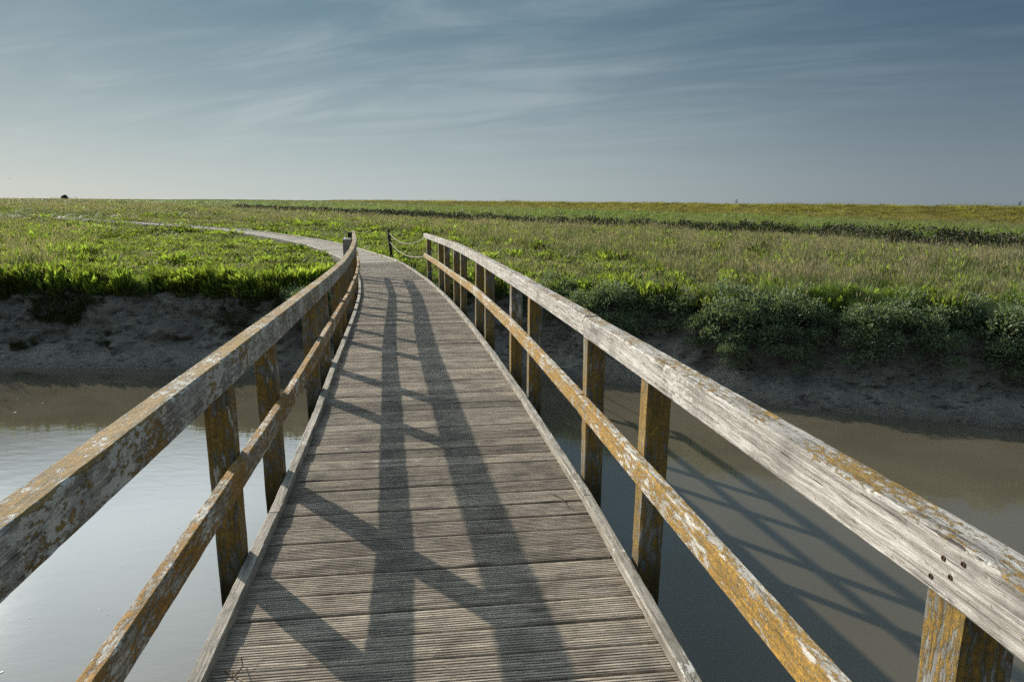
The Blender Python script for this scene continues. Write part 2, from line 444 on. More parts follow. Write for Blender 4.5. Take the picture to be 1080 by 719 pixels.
near = (1 - smoothstep(40, 110, rr_))[..., None]
soil = soil * (1 - .5 * near) + np.array([.05, .045, .028]) * .5 * near
a = me.attributes.new('soil', 'FLOAT_COLOR', 'POINT')
a.data.foreach_set('color', np.concatenate([soil, np.ones_like(soil[..., :1])], -1).reshape(-1).astype(np.float32))
a = me.attributes.new('mud', 'FLOAT', 'POINT')
a.data.foreach_set('value', mudm.reshape(-1).astype(np.float32))
o = link('ground', me)
tag(o, 'flat salt marsh ground with grey mud creek banks and the far grassy dyke', kind='structure')

# water
wx = np.linspace(-90, 90, 181); wy = np.linspace(-17, 62, 80)
WX, WY = np.meshgrid(wx, wy)
keep_hi = yw_s(WX) + 1.0
WY2 = np.minimum(WY, keep_hi)
me = grid_data('water', np.stack([np.linspace(-90, 90, 181)[None, :].repeat(80, 0), np.linspace(0, 1, 80)[:, None] * (yw_s(wx)[None, :] + 1.0 + 16) - 16, np.full((80, 181), WATER_Z)], -1), [M['water']])
o = link('water', me)
tag(o, 'still turbid brown creek water mirroring the sky', kind='structure')

# ------------------------------------------------------------------ timber pieces
def timber(name, p0, p1, w, h, mat, parent, root_loc, wobble=.002, step=.05, chamfer=.007, roll=0.0, out=None, seed=0, mid=None):
    """a sawn timber from p0 to p1 (centre line), local x along its length, y across (w), z up (h)"""
    p0 = Vector(p0); p1 = Vector(p1)
    L = (p1 - p0).length
    xdir = (p1 - p0).normalized()
    if out is None:
        zup = Vector((0, 0, 1))
        ydir = zup.cross(xdir).normalized()
    else:
        ydir = Vector(out).normalized()
        ydir = (ydir - xdir * ydir.dot(xdir)).normalized()
    zdir = xdir.cross(ydir).normalized()
    rot = Matrix((xdir, ydir, zdir)).transposed().to_4x4()
    if roll: rot = rot @ Matrix.Rotation(roll, 4, 'X')
    rg = np.random.default_rng(abs(hash((round(L, 4), round(p0.x, 3), round(p0.y, 3), round(p0.z, 3), seed))) % (2 ** 31))
    n = max(2, int(L / step) + 1)
    c = chamfer
    prof = np.array([(-w / 2 + c, -h / 2), (0, -h / 2), (w / 2 - c, -h / 2), (w / 2, -h / 2 + c), (w / 2, 0), (w / 2, h / 2 - c), (w / 2 - c, h / 2), (0, h / 2), (-w / 2 + c, h / 2), (-w / 2, h / 2 - c), (-w / 2, 0), (-w / 2, -h / 2 + c)])
    k = len(prof)
    V = []
    bow = rg.normal(0, wobble * .6, 2)
    for i in range(n):
        t = i / (n - 1)
        pr = prof + rg.normal(0, wobble * .45, prof.shape) * np.array([1, 1])
        b = math.sin(math.pi * t)
        for q in pr:
            V.append((t * L, q[0] + bow[0] * b, q[1] + bow[1] * b))
    V = np.array(V)
    if mid is not None:          # a length that has sagged or been sprung to the curve
        mm = rot.to_3x3().transposed() @ (Vector(mid) - p0)
        tri = np.interp(V[:, 0], [0, mm.x, L], [0, 1, 0]); tri = tri * (1.15 - .15 * tri) if True else tri
        V[:, 1] += mm.y * tri; V[:, 2] += mm.z * tri
    F = []
    for i in range(n - 1):
        for j in range(k):
            F.append((i * k + j, i * k + (j + 1) % k, (i + 1) * k + (j + 1) % k, (i + 1) * k + j))
    F.append(tuple(range(k - 1, -1, -1))); F.append(tuple((n - 1) * k + j for j in range(k)))
    me = mesh_data(name, V, F, [mat])
    ob = bpy.data.objects.new(name, me); COL.objects.link(ob)
    if parent is not None: ob.parent = parent
    ob.location = p0 - Vector(root_loc)
    ob.rotation_euler = rot.to_euler()
    return ob

def deck_mesh(name, s0, s1, width, pitch, mat, seed, grooves=9, thick=.032, jitter=1.0, side_jit=.006):
    rg = np.random.default_rng(seed)
    V = []; F = []; UV = []; PL = []
    n = int((s1 - s0) / pitch)
    pw = pitch - .011
    # profile across the plank (v, z): grooved top
    prof = [(0, -thick), (0, -.003), (.003, 0)]
    if grooves:
        gp = (pw - .012) / grooves
        for g in range(grooves):
            a = .006 + g * gp
            prof += [(a, 0), (a + gp * .12, -.0032), (a + gp * .40, -.0032), (a + gp * .52, 0)]
    prof += [(pw - .003, 0), (pw, -.003), (pw, -thick)]
    prof = np.array(prof); k = len(prof)
    for i in range(n):
        s = s0 + i * pitch + rg.normal(0, .0012) * jitter
        T = tang(s + pitch / 2); N = Vector((T.y, -T.x, 0))
        l = width / 2 + rg.uniform(-1, 1) * side_jit; r = width / 2 + rg.uniform(-1, 1) * side_jit
        dz = rg.normal(0, .0016) * jitter; tilt = rg.normal(0, .003) * jitter; skew = rg.normal(0, .0016) * jitter
        rnd = float(np.clip(rg.normal(.5, .24), 0, 1))
        slope = (at(s + pitch).z - at(s).z) / pitch
        base = len(V)
        cols = [-l, -l * .5, 0, r * .5, r]
        sag = [0, -.001 * rg.random(), -.0025 * rg.random(), -.001 * rg.random(), 0]
        for ci, cx in enumerate(cols):
            c0 = at(s, cx)
            for (v, z) in prof:
                p = c0 + T * (v + skew * cx / width) + Vector((0, 0, z + dz + sag[ci] + slope * v + tilt * cx))
                V.append(p); UV.append((cx + i * 3.7, v + i * .61)); PL.append(rnd)
        nc = len(cols)
        for ci in range(nc - 1):
            for j in range(k):
                jn = (j + 1) % k
                F.append((base + ci * k + j, base + (ci + 1) * k + j, base + (ci + 1) * k + jn, base + ci * k + jn))
        F.append(tuple(base + j for j in range(k))); F.append(tuple(base + (nc - 1) * k + j for j in range(k - 1, -1, -1)))
    me = mesh_data(name, V, F, [mat])
    UV = np.array(UV, np.float32)
    li = np.empty(len(me.loops), np.int32); me.loops.foreach_get('vertex_index', li)
    uvl = me.uv_layers.new(name='UVMap'); uvl.data.foreach_set('uv', UV[li].reshape(-1))
    at_ = me.attributes.new('plank', 'FLOAT', 'POINT'); at_.data.foreach_set('value', np.array(PL, np.float32))
    bm = bmesh.new(); bm.from_mesh(me); bmesh.ops.recalc_face_normals(bm, faces=bm.faces); bm.to_mesh(me); bm.free()
    return me

# ------------------------------------------------------------------ the footbridge
base = at(0.0) + Vector((0, 0, 0))
bridge = link('footbridge', None, loc=base)
tag(bridge, 'curved wooden footbridge with grooved plank deck and lichen covered handrails over the creek', 'footbridge')
RL = base
me = deck_mesh('deck', S_START, S_END, DECK_W + .10, .150, M['deck'], 5)
for v in me.vertices: v.co -= RL
o = link('deck', me, bridge)

# kerbs
rk = random.Random(3)
for sg in (-1, 1):
    s = S_START
    while s < S_END - .3:
        e = min(s + 1.9, S_END)
        off = sg * (DECK_W / 2 + .025)
        timber('kerb', at(s + .004, off, .025), at(e - .004, off + rk.uniform(-.003, .003), .025), .052, .05, M['kerb'], bridge, RL, wobble=.0012, chamfer=.005)
        s = e

POST_R = [-8.7, -7.5, -5.2, -4.2, -1.7, -.72, .98, 2.65, 3.59, 5.31, 6.13, 7.94, 8.91, 10.75, 11.8, 13.35, 14.45, 16.82]
POST_R = [-7.5, -5.2, -4.2, -2.5, -1.6, .02, .98, 2.65, 3.59, 5.31, 6.15, 7.94, 8.91, 10.75, 11.8, 13.35, 14.45, 16.9]
POST_L = [-7.3, -5.0, -4.0, -2.3, -1.4, .25, 1.2, 2.89, 3.86, 5.72, 6.75, 8.3, 9.3, 11.0, 12.0, 13.6, 14.7, 16.9, 18.6]
hR = lambda s: float(np.interp(s, [0, 1.0, 1.5, 3.4, 7.2, 11.7, 18.5], [1.0, 1.015, 1.004, .957, .973, 1.065, 1.14]))
hL = lambda s: float(np.interp(s, [0, 1.3, 4.06, 6.05, 8.8, 13, 16, 19], [.97, .967, .944, .895, .881, .99, 1.09, 1.17]))
lR = lambda s: float(np.interp(s, [0, 1.8, 2.25, 3.1, 3.45, 7.7, 11.5, 17.9], [.575, .57, .56, .545, .515, .573, .565, .645]))
lL = lambda s: float(np.interp(s, [0, 1.7, 2.4, 3.0, 6.2, 9, 13, 16, 19], [.525, .522, .523, .523, .49, .48, .56, .63, .68]))
rp = random.Random(12)

def bolts(parent_obj, L, side, zs, xs):
    sgn = 1.0 if side > 0 else -1.0
    for x in xs:
        for z in zs:
            V = []; F = []
            for ring, (rad, yy) in enumerate([(.0052, .0006), (.0048, .0020), (.0028, .0022), (.0024, .0006)]):
                for j in range(8):
                    a = j * math.pi / 4
                    V.append((x + rad * math.cos(a), side + sgn * yy, z + rad * math.sin(a)))
            for rr in range(3):
                for j in range(8):
                    F.append((rr * 8 + j, rr * 8 + (j + 1) % 8, rr * 8 + 8 + (j + 1) % 8, rr * 8 + 8 + j))
            F.append(tuple(24 + j for j in range(8)))
            link('bolt', mesh_data('bolt', V, F, [M['bolt']]), parent_obj)

for sg, posts, ht, hl, rail_m, low_m, end, low_in, rh in ((1, POST_R, hR, lR, 'rail_pale', 'lower_gold', 17.5, .03, .113), (-1, POST_L, hL, lL, 'rail_grey', 'lower_grey', 19.0, .008, .132)):
    # posts
    for i, s in enumerate(posts):
        off = sg * (DECK_W / 2 + .118)
        lean = Vector((rp.uniform(-.008, .008), rp.uniform(-.008, .008), 0))
        if sg < 0: lean.x -= .012
        top = at(s, off, ht(s) - .045); bot = at(s, off, -.42)
        T = tang(s); N = Vector((T.y, -T.x, 0))
        timber('post', bot - lean * .4, top + lean, .100 + rp.uniform(-.004, .004), .104 + rp.uniform(-.004, .004), M['post'], bridge, RL, wobble=.0014, out=T, step=.06)
    # rails in straight lengths, butted over posts
    j = [S_START + .4] + [s for s in posts[2::2]]
    joints = sorted(set([S_START + .4, -5.2 if sg > 0 else -5.0] + [s for k_, s in enumerate(posts) if k_ in (4, 8, 10, 12, 14, 16)] + [end]))
    joints = [q for q in joints if q <= end]
    for a_, b_ in zip(joints[:-1], joints[1:]):
        g = .0025
        w = .085
        off = sg * (DECK_W / 2 + .05 + w / 2)
        dh = rp.uniform(-.003, .003)
        p0 = at(a_, off + rp.uniform(-.002, .002), ht(a_) - rh / 2 + dh); p1 = at(b_, off + rp.uniform(-.002, .002), ht(b_) - rh / 2 + dh)
        ex = (p1 - p0).normalized()
        md = None
        if a_ < .5 < b_:
            ms_ = .98 if sg > 0 else 1.2
            md = at(ms_, off, ht(ms_) - rh / 2 + dh)
        ro = timber('top_rail', p0 + ex * g, p1 - ex * g, w, rh, M[rail_m], bridge, RL, wobble=.0011, step=.04, mid=md)
        L = (p1 - p0).length
        if a_ > 3 and a_ < 6:
            inner = w / 2 if sg > 0 else -w / 2
            fr = [q for q in posts if a_ - .01 <= q <= b_ + .01]
            xs = []
            for q in fr:
                x = (q - a_) / (b_ - a_) * L
                for e in (-.028, .028):
                    if .01 < x + e < L - .01: xs.append(x + e)
            bolts(ro, L, inner, (-.026, .024), xs)
        if md is not None:
            mm = ro.rotation_euler.to_matrix().transposed() @ (Vector(md) - (p0 + ex * g))
            for bx_, bz_ in ((-.030, .030), (.012, .018), (-.008, -.006), (.034, -.028)):
                bolts(ro, L, (w / 2 if sg > 0 else -w / 2) + mm.y, (mm.z + bz_,), (mm.x + bx_,))
        lw = .045; lh = .105
        off = sg * (DECK_W / 2 + low_in + lw / 2)
        aa = a_ ; bb = b_ if b_ < end else end - .15
        p0 = at(aa, off, hl(aa) - lh / 2 + dh); p1 = at(bb, off, hl(bb) - lh / 2 + dh)
        ex = (p1 - p0).normalized()
        md = at(ms_, off, hl(ms_) - lh / 2 + dh) if a_ < .5 < b_ else None
        timber('lower_rail', p0 + ex * g, p1 - ex * g, lw, lh, M[low_m], bridge, RL, wobble=.0010, step=.04, chamfer=.006, mid=md)

# bearers and piles below the deck
for off in (-.62, .0, .62):
    s = S_START
    while s < S_END - .1:
        e = min(s + 2.4, S_END)
        timber('beam', at(s, off, -.16), at(e - .01, off, -.16), .12, .24, M['beam'], bridge, RL, wobble=.002, step=.3)
        s = e
for s in (-8, -2.2, 3.1, 8.5, 14.0, 18.6):
    T = tang(s); N = Vector((T.y, -T.x, 0))
    timber('cross_beam', at(s, -1.0, -.37), at(s, 1.0, -.37), .14, .16, M['beam'], bridge, RL, wobble=.002, step=.3)
    for off in (-.7, .7):
        p = at(s, off, 0)
        timber('pile', Vector((p.x, p.y, -3.9)), at(s, off, -.452), .2, .2, M['beam'], bridge, RL, wobble=.005, out=T, step=.2, chamfer=.03)

# ------------------------------------------------------------------ the boardwalk over the marsh
path = link('path', None, loc=at(S_END + .1))
tag(path, 'pale boardwalk path curving away to the left across the marsh', kind='structure')
PL_ = at(S_END + .1)
me = deck_mesh('path_deck', S_END + .012, 88.0, DECK_W + .10, .150, M['path'], 9, grooves=0)
for v in me.vertices: v.co -= PL_
link('path_deck', me, path)
for sg in (-1, 1):
    s = S_END + .012
    while s < 87:
        e = s + 2.4
        off = sg * (DECK_W / 2 + .03)
        timber('path_kerb', at(s, off, .035), at(e - .012, off, .035), .06, .068, M['kerb_far'], path, PL_, wobble=.003, step=.3)
        timber('path_fascia', at(s, off + sg * .05, -.125), at(e - .02, off + sg * .05, -.125), .035, .2, M['beam'], path, PL_, wobble=.003, step=.4)
        s = e

# ------------------------------------------------------------------ posts and ropes at the bridge end
def ground_at(x, y):
    return float(height(np.array([x]), np.array([y]))[0])
rx, ry = -4.5, 25.5
gz = ground_at(rx, ry)
V = []; F = []
nseg, ns = 14, 10
for i in range(nseg + 1):
    t = i / nseg
    for j in range(ns):
        a_ = j / ns * 2 * math.pi
        rad = (.062 + .006 * math.sin(3 * a_ + 1) - .008 * t) * (1.0 if i < nseg else .82)
        V.append((rad * math.cos(a_) - .09 * t + .01 * math.sin(5 * t), rad * math.sin(a_), -.2 + t * (.55 - gz + .2)))
for i in range(nseg):
    for j in range(ns):
        F.append((i * ns + j, i * ns + (j + 1) % ns, (i + 1) * ns + (j + 1) % ns, (i + 1) * ns + j))
F.append(tuple(nseg * ns + j for j in range(ns)))
o = link('rope_post', mesh_data('rope_post', V, F, [M['rope_post']], True), loc=(rx, ry, gz))
tag(o, 'dark round timber post holding two pale ropes beside the boardwalk', 'post')

def tube(name, pts, rad, mat, ns=6, loc=(0, 0, 0), radii=None):
    pts = [Vector(p) - Vector(loc) for p in pts]
    V = []; F = []
    for i, p in enumerate(pts):
        t = (pts[min(i + 1, len(pts) - 1)] - pts[max(i - 1, 0)]).normalized()
        a_ = t.cross(Vector((0, 0, 1)))
        if a_.length < 1e-3: a_ = Vector((1, 0, 0))
        a_.normalize(); b_ = t.cross(a_)
        rr = radii[i] if radii else rad
        for j in range(ns):
            an = 2 * math.pi * j / ns
            V.append(p + a_ * (rr * math.cos(an)) + b_ * (rr * math.sin(an)))
    for i in range(len(pts) - 1):
        for j in range(ns):
            F.append((i * ns + j, i * ns + (j + 1) % ns, (i + 1) * ns + (j + 1) % ns, (i + 1) * ns + j))
    F.append(tuple(range(ns))); F.append(tuple((len(pts) - 1) * ns + j for j in range(ns - 1, -1, -1)))
    return link(name, mesh_data(name, V, F, [mat], True), loc=loc)

tp = Vector((rx - .085, ry - .05, .42)); lp = Vector((rx - .05, ry - .06, .08))
rt = at(17.4, DECK_W / 2 + .10, hR(17.4) - .09); rl = at(17.2, DECK_W / 2 + .05, lR(17.2) - .06)
for (a_, b_, sag, lab) in ((tp, rt, .28, 'upper pale rope hanging from the dark post to the end of the top handrail'), (lp, rl, .22, 'lower pale rope sagging from the dark post to the end of the lower rail')):
    pts = [a_.lerp(b_, t) + Vector((0, 0, -4 * sag * t * (1 - t))) for t in np.linspace(0, 1, 25)]
    tag(tube('rope', pts,   .0105, M['rope'], loc=a_), lab, 'rope', 'ropes beside the boardwalk')

# square post with pale cap at the left end of the bridge
cx, cy = -4.16, 17.3
gz = ground_at(cx, cy)
cp = link('counter_post', None, loc=(cx, cy, gz))
tag(cp, 'square grey post with pale metal cap and small black box behind the left handrail', 'post')
topz = .588 - gz
timber('shaft', (cx, cy, gz - .3), (cx, cy, .588), .19, .19, M['counter_post'], cp, (cx, cy, gz), out=(1, 0, 0), step=.2)
def block(name, size, c, mat, parent, bev=.006):
    bm = bmesh.new(); bmesh.ops.create_cube(bm, size=1)
    for v in bm.verts: v.co = Vector((v.co.x * size[0], v.co.y * size[1], v.co.z * size[2])) + Vector(c)
    bmesh.ops.bevel(bm, geom=bm.edges[:], offset=bev, segments=2, affect='EDGES')
    me = bpy.data.meshes.new(name); bm.to_mesh(me); bm.free(); me.materials.append(mat)
    return link(name, me, parent)
block('cap', (.215, .215, .03), (0, 0, topz + .016), M['cap'], cp)
block('black_box', (.13, .12, .13), (.09, 0, topz + .125), M['black'], cp)
t = tube('antenna', [(-.05, 0, topz + .03), (-.06, 0, topz + .15), (-.07, 0, topz + .27)], .012, M['cap']); t.parent = cp
t = tube('bracket', [(.0, 0, topz + .03), (.04, 0, topz + .10), (.09, 0, topz + .12)], .012, M['cap']); t.parent = cp

# ------------------------------------------------------------------ vegetation: clump meshes
def blade_strip(V, F, MI, root, direc, length, width, bend, mi, rg, seg=3, tip=.0):
    """a tapering bent blade"""
    d = np.array([math.cos(direc), math.sin(direc), 0]); side = np.array([-d[1], d[0], 0])
    tw = rg.uniform(-.7, .7); side = side * math.cos(tw) + d * math.sin(tw)
    b0 = len(V)
    for i in range(seg + 1):
        t = i / seg
        p = np.array(root) + d * (bend * length * t * t) + np.array([0, 0, length * t * (1 - .28 * bend * t)])
        w = width * (1 - t) ** .7 * .5 + tip * .5
        if i == seg and tip == 0:
            V.append(p)
        else:
            V.append(p - side * w); V.append(p + side * w)
    for i in range(seg):
        a = b0 + 2 * i
        if i == seg - 1 and tip == 0:
            F.append((a, a + 1, a + 2)); MI.append(mi)
        else:
            F.append((a, a + 1, a + 3, a + 2)); MI.append(mi)
    return np.array(root) + d * (bend * length) + np.array([0, 0, length * (1 - .28 * bend)])
def leaf_quad(V, F, MI, root, n, up, L, w, mi, fold=.15):
    """an oval leaf: 6 verts, 4 faces"""
    n = n / np.linalg.norm(n); s = np.cross(n, up); ns = np.linalg.norm(s); s = s / ns if ns > 1e-6 else np.array([1., 0, 0])
    u = np.cross(s, n)
    b0 = len(V); root = np.array(root)
    V.append(root); V.append(root + n * L * .4 + s * w * .5 + u * w * fold); V.append(root + n * L * .4 - s * w * .5 + u * w * fold)
    V.append(root + n * L * .5); V.append(root + n * L)
    for f in ((0, 1, 3), (0, 3, 2), (1, 4, 3), (2, 3, 4)):
        F.append(tuple(b0 + q for q in f)); MI.append(mi)

SRC = bpy.data.collections.new('plant_sources')      # not in the scene: only feeds the scattering
def src(name, V, F, MI, mats):
    o_ = bpy.data.objects.new(name, mesh_data(name, V, F, mats, False, MI)); SRC.objects.link(o_); return o_
def grass_clump(name, n, hlo, hhi, w, spread, heads, seed, bendhi=.55, mats=None, headlen=.07):
    rg = np.random.default_rng(seed); V, F, MI = [], [], []
    for i in range(n):
        r = spread * math.sqrt(rg.random()); a = rg.uniform(0, 6.28)
        tip = blade_strip(V, F, MI, (r * math.cos(a), r * math.sin(a), -.04), a + rg.normal(0, .9), rg.uniform(hlo, hhi), w * rg.uniform(.6, 1.3), rg.uniform(.05, bendhi), 0, rg)
    for i in range(heads):
        r = spread * math.sqrt(rg.random()); a = rg.uniform(0, 6.28)
        L = rg.uniform(hhi * .9, hhi * 1.3)
        root = (r * math.cos(a), r * math.sin(a), 0)
        b = rg.uniform(.05, .3)
        tip = blade_strip(V, F, MI, root, a, L, .004, b, 0, rg, tip=.0025)
        q = rg.uniform(0, 6.28)
        leaf_quad(V, F, MI, tip - np.array([0, 0, .01]), np.array([b * math.cos(a), b * math.sin(a), 1.0]), np.array([math.cos(q), math.sin(q), .1]), headlen * rg.uniform(.7, 1.3), .016, 1)
    return src(name, V, F, MI, mats or [M['blade'], M['head']])
def broad_clump(name, n, h, seed):
    rg = np.random.default_rng(seed); V, F, MI = [], [], []
    for i in range(n):
        a = rg.uniform(0, 6.28); r = .16 * math.sqrt(rg.random())
        z = h * rg.uniform(.05, .75)
        el = rg.uniform(.5, 1.35)
        nn = np.array([math.cos(a) * math.cos(el), math.sin(a) * math.cos(el), math.sin(el)])
        L = rg.uniform(.12, .24); q = rg.uniform(0, 6.28)
        leaf_quad(V, F, MI, (r * math.cos(a), r * math.sin(a), z), nn, np.array([math.cos(q) * .5, math.sin(q) * .5, 1.]), L, L * rg.uniform(.28, .42), 0)
    for i in range(8):
        a = rg.uniform(0, 6.28); r = .12 * math.sqrt(rg.random())
        blade_strip(V, F, MI, (r * math.cos(a), r * math.sin(a), -.03), a, h * rg.uniform(.6, 1.0), .012, rg.uniform(0, .3), 0, rg)
    return src(name, V, F, MI, [M['broad']])
def herb_clump(name, n, h, seed, white=0):
    rg = np.random.default_rng(seed); V, F, MI = [], [], []
    for i in range(n):
        a = rg.uniform(0, 6.28); r = .22 * math.sqrt(rg.random()); z = h * (1 - (r / .24) ** 2) * rg.uniform(.25, 1.0)
        el = rg.uniform(.1, 1.3)
        nn = np.array([math.cos(a) * math.cos(el), math.sin(a) * math.cos(el), math.sin(el)]); q = rg.uniform(0, 6.28)
        L = rg.uniform(.045, .085)
        leaf_quad(V, F, MI, (r * math.cos(a), r * math.sin(a), z), nn, np.array([math.cos(q) * .7, math.sin(q) * .7, 1.]), L, L * .45, 0)
    for i in range(white):
        a = rg.uniform(0, 6.28); r = .2 * math.sqrt(rg.random())
        q = rg.uniform(0, 6.28)
        leaf_quad(V, F, MI, (r * math.cos(a), r * math.sin(a), h * rg.uniform(.9, 1.15)), np.array([math.cos(q), math.sin(q), .4]), np.array([0, 0, 1.]), .03, .025, 1)
    return src(name, V, F, MI, [M['broad'], M['white_head']])
# alphabetical order = pick index
grass_clump('a_tuft', 40, .18, .44, .015, .15, 3, 1)              # 0
grass_clump('b_tuft', 40, .15, .40, .014, .17, 4, 2, .8)              # 1
grass_clump('c_dry', 24, .12, .30, .012, .18, 14, 3, .9, headlen=.085)              # 2 seed heads
broad_clump('d_broad', 34, .36, 4)                                # 3
broad_clump('e_broad', 30, .30, 5)                                # 4
herb_clump('f_herb', 90, .24, 6)                                  # 5
herb_clump('g_herb', 90, .22, 7, 14)                              # 6 with pale flowers
grass_clump('h_soft', 80, .40, .70, .006, .15, 0, 8, bendhi=.30)  # 7 fine soft stand
grass_clump('i_short', 60, .10, .22, .014, .20, 0, 9)             # 8 short turf
grass_clump('j_long', 40, .35, .60, .012, .12, 6, 10, bendhi=.9)  # 9 arching edge grass

# ------------------------------------------------------------------ scatter points
pts, idx, scl, tin = [], [], [], []
def scatter(rmin, rmax, dens, scale, zs=1.0, az=(-47, 45)):
    az0, az1 = R(az[0]), R(az[1])
    n = int(dens * .5 * (az1 - az0) * (rmax ** 2 - rmin ** 2))
    r = np.sqrt(RNG.uniform(rmin ** 2, rmax ** 2, n)); a = RNG.uniform(az0, az1, n)
    x = r * np.sin(a); y = r * np.cos(a)
    d = y - yw_s(x); dd = d - face_off(x)
    ok = dd > 1.62
    pd = pathdist(x, y)
    ok &= pd > DECK_W / 2 + .12 + .12 * (scale > 1.3)
    c2, s2 = polydist(x, y, CH2)
    ok &= (c2 > np.where(s2 > 0, 3.7, 2.5))
    x, y, dd, pd, c2, s2 = x[ok], y[ok], dd[ok], pd[ok], c2[ok], s2[ok]
    n = len(x); z = height(x, y)
    t = veg_tint(x, y)
    rad = np.hypot(x, y); lodf = float(np.clip(24.0 / (.5 * (rmin + rmax)), .12, 1.0))
    q = fbm(x * 1.7 * lodf, y * 1.6 * lodf, 57, 4); p = fbm(x * 2.1 * lodf, y * 2.2 * lodf, 63, 4); rd = RNG.random(n)
    hv = fbm(x * 1.9 * lodf, y * 1.9 * lodf, 67, 3)
    k = np.where(rd < .6, 0, 1)
    dry = ((q > .58) & (rd < .36) | (rd > .94)) & (pd > 2.5)
    k = np.where(dry, 2, k)
    herb = (p > .50) & (RNG.random(n) < .62)
    k = np.where(herb, np.where((RNG.random(n) < .75) | (scale > 1.5), 5, 6), k)
    lf = smoothstep(-3.5, -5.5, x)
    edge = (1 - smoothstep(1.9, 3.6, dd)) * (lf * .75 + smoothstep(7.2, 9.2, x) * .75 + .35 * smoothstep(-1, 2, x))
    pat = smoothstep(.45, .60, fbm(x * 1.8 * lodf, y * 2.0 * lodf, 81, 3)) * .60 * (1 - .7 * smoothstep(45, 90, rad))
    pat = pat + .16 * lf * (1 - smoothstep(30, 70, rad))
    br = RNG.random(n) < np.clip(edge * smoothstep(.36, .56, fbm(x * .8, y * .8, 83, 3)) + pat, 0, .95)
    k = np.where(br, RNG.integers(3, 5, n), k)
    sc = np.full(n, scale) * RNG.uniform(.7, 1.3, n)
    far_side = (c2 * s2 > 1.5)
    dk, sd = polydist(x, y, DYKE)
    sw = fbm(x * .35 + 3, y * .8, 131, 4)
    sway = (sw > .57) & (RNG.random(n) < .45) & ~far_side & (dd > 3.4) & (pd > 9)
    k = np.where(sway, 2, k)
    k = np.where(far_side, np.where(RNG.random(n) < .55, 8, 0), k)
    k = np.where(far_side & (dk < 12), np.where(RNG.random(n) < .5, 1, 0), k)
    zf = np.where(pd < 1.5, .85, 1.0) * np.where(pd < 9, .62, 1.0) * (1 - .12 * lf * smoothstep(4, 9, dd))
    zf = zf * (1 + .45 * (1 - smoothstep(1.8, 3.6, dd)))          # taller at the bank edge
    zf = zf * np.clip(.38 + 1.35 * smoothstep(.32, .68, hv), .3, 1.75)
    zf = np.where(dk < 12, zf * .6, zf)
    zf = zf * np.where(c2 * s2 < 0, np.interp(c2, [2.5, 9, 13], [.40, .55, 1.0]), 1.0)
    zf = np.where(far_side, zf * .62, zf)
    zf = np.where((k == 3) | (k == 4), np.clip(zf, .5, 1.35), zf)
    # trodden tracks slanting up the dyke: short worn grass
    track = np.zeros(n, bool)
    for (ax, ay, bx, by) in ((45.5, 92, 53, 112), (47.5, 78, 55.5, 92), (50, 66, 60, 78), (30, 140, 36, 160)):
        d_, _s = polydist(x, y, np.array([(ax, ay), (bx, by)], float)); track |= d_ < .7
    zf = np.where(track, zf * .15, zf)
    tint = t * RNG.uniform(.65, 1.35, (n, 1))
    tint = np.where(track[:, None], tint * .45, tint)
    brc = np.array([.185, .235, .042]) * RNG.uniform(.6, 1.4, (n, 1))
    tint = np.where((br & ~far_side)[:, None], brc, tint)
    drc = np.array([.180, .150, .108]) * RNG.uniform(.7, 1.3, (n, 1))
    tint = np.where(((k == 2) & ~far_side)[:, None], drc * .6 + tint * .4, tint)
    tint = tint * np.where(RNG.random(n) < .16, .45, 1.0)[:, None]
    hc = np.array([.140, .165, .095]) * RNG.uniform(.7, 1.35, (n, 1))
    tint = np.where((((k == 5) | (k == 6)) & ~far_side)[:, None], hc, tint)
    pts.append(np.stack([x, y, z], 1)); idx.append(k); tin.append(tint)
    scl.append(np.stack([sc, sc, sc ** .35 * zf * zs * RNG.uniform(.75, 1.25, n)], 1))
scatter(12.5, 24, 58, 1.0)
scatter(24, 42, 24, 1.35)
scatter(42, 85, 8.0, 2.3)
scatter(85, 240, 1.0, 5.0)
scatter(240, 700, .09, 14.0)
# soft tall stand on the right bank
n = 420
th = RNG.uniform(0, 6.28, n); rr_ = np.sqrt(RNG.random(n))
x = 7.4 + 2.3 * rr_ * np.cos(th); y = yw_s(x) + 2.55 + .75 * rr_ * np.sin(th)
pts.append(np.stack([x, y, height(x, y)], 1)); idx.append(np.full(n, 7)); tin.append(np.array([.088, .135, .045]) * RNG.uniform(.8, 1.2, (n, 1)))
s1 = RNG.uniform(.85, 1.2, n); scl.append(np.stack([s1, s1, s1 * (1.05 - .35 * rr_ ** 2)], 1))
# arching grass right on the lip of the left bank
n = 1500
x = RNG.uniform(-24, -.5, n); x = x[fbm(x * .9, x * 0, 121, 3) > RNG.uniform(.3, .66, n)]; n = len(x); y = yw_s(x) + face_off(x) + 1.55 + RNG.uniform(0, .55, n)
ok = pathdist(x, y) > 1.1; x, y = x[ok], y[ok]; n = len(x)
pts.append(np.stack([x, y, height(x, y) - .02], 1)); idx.append(np.where(RNG.random(n) < .6, 9, 3)); tin.append(np.array([.110, .135, .045]) * RNG.uniform(.5, 1.35, (n, 1)))
s1 = RNG.uniform(.55, 1.15, n); scl.append(np.stack([s1, s1, s1 * .72], 1))
n = 900
x = RNG.uniform(-24, -5.2, n); m_ = smoothstep(.46, .62, fbm(x * .8, x * 0 + 7, 141, 3)) > RNG.random(n); x = x[m_]; n = len(x)
y = yw_s(x) + face_off(x) + 1.18 + RNG.uniform(0, .45, n)
pts.append(np.stack([x, y - .12, height(x, y) + .02], 1)); idx.append(np.where(RNG.random(n) < .75, 9, 5)); tin.append(np.array([.075, .088, .036]) * RNG.uniform(.5, 1.35, (n, 1)))
s1 = RNG.uniform(.45, .9, n); scl.append(np.stack([s1, s1, s1 * .6], 1))
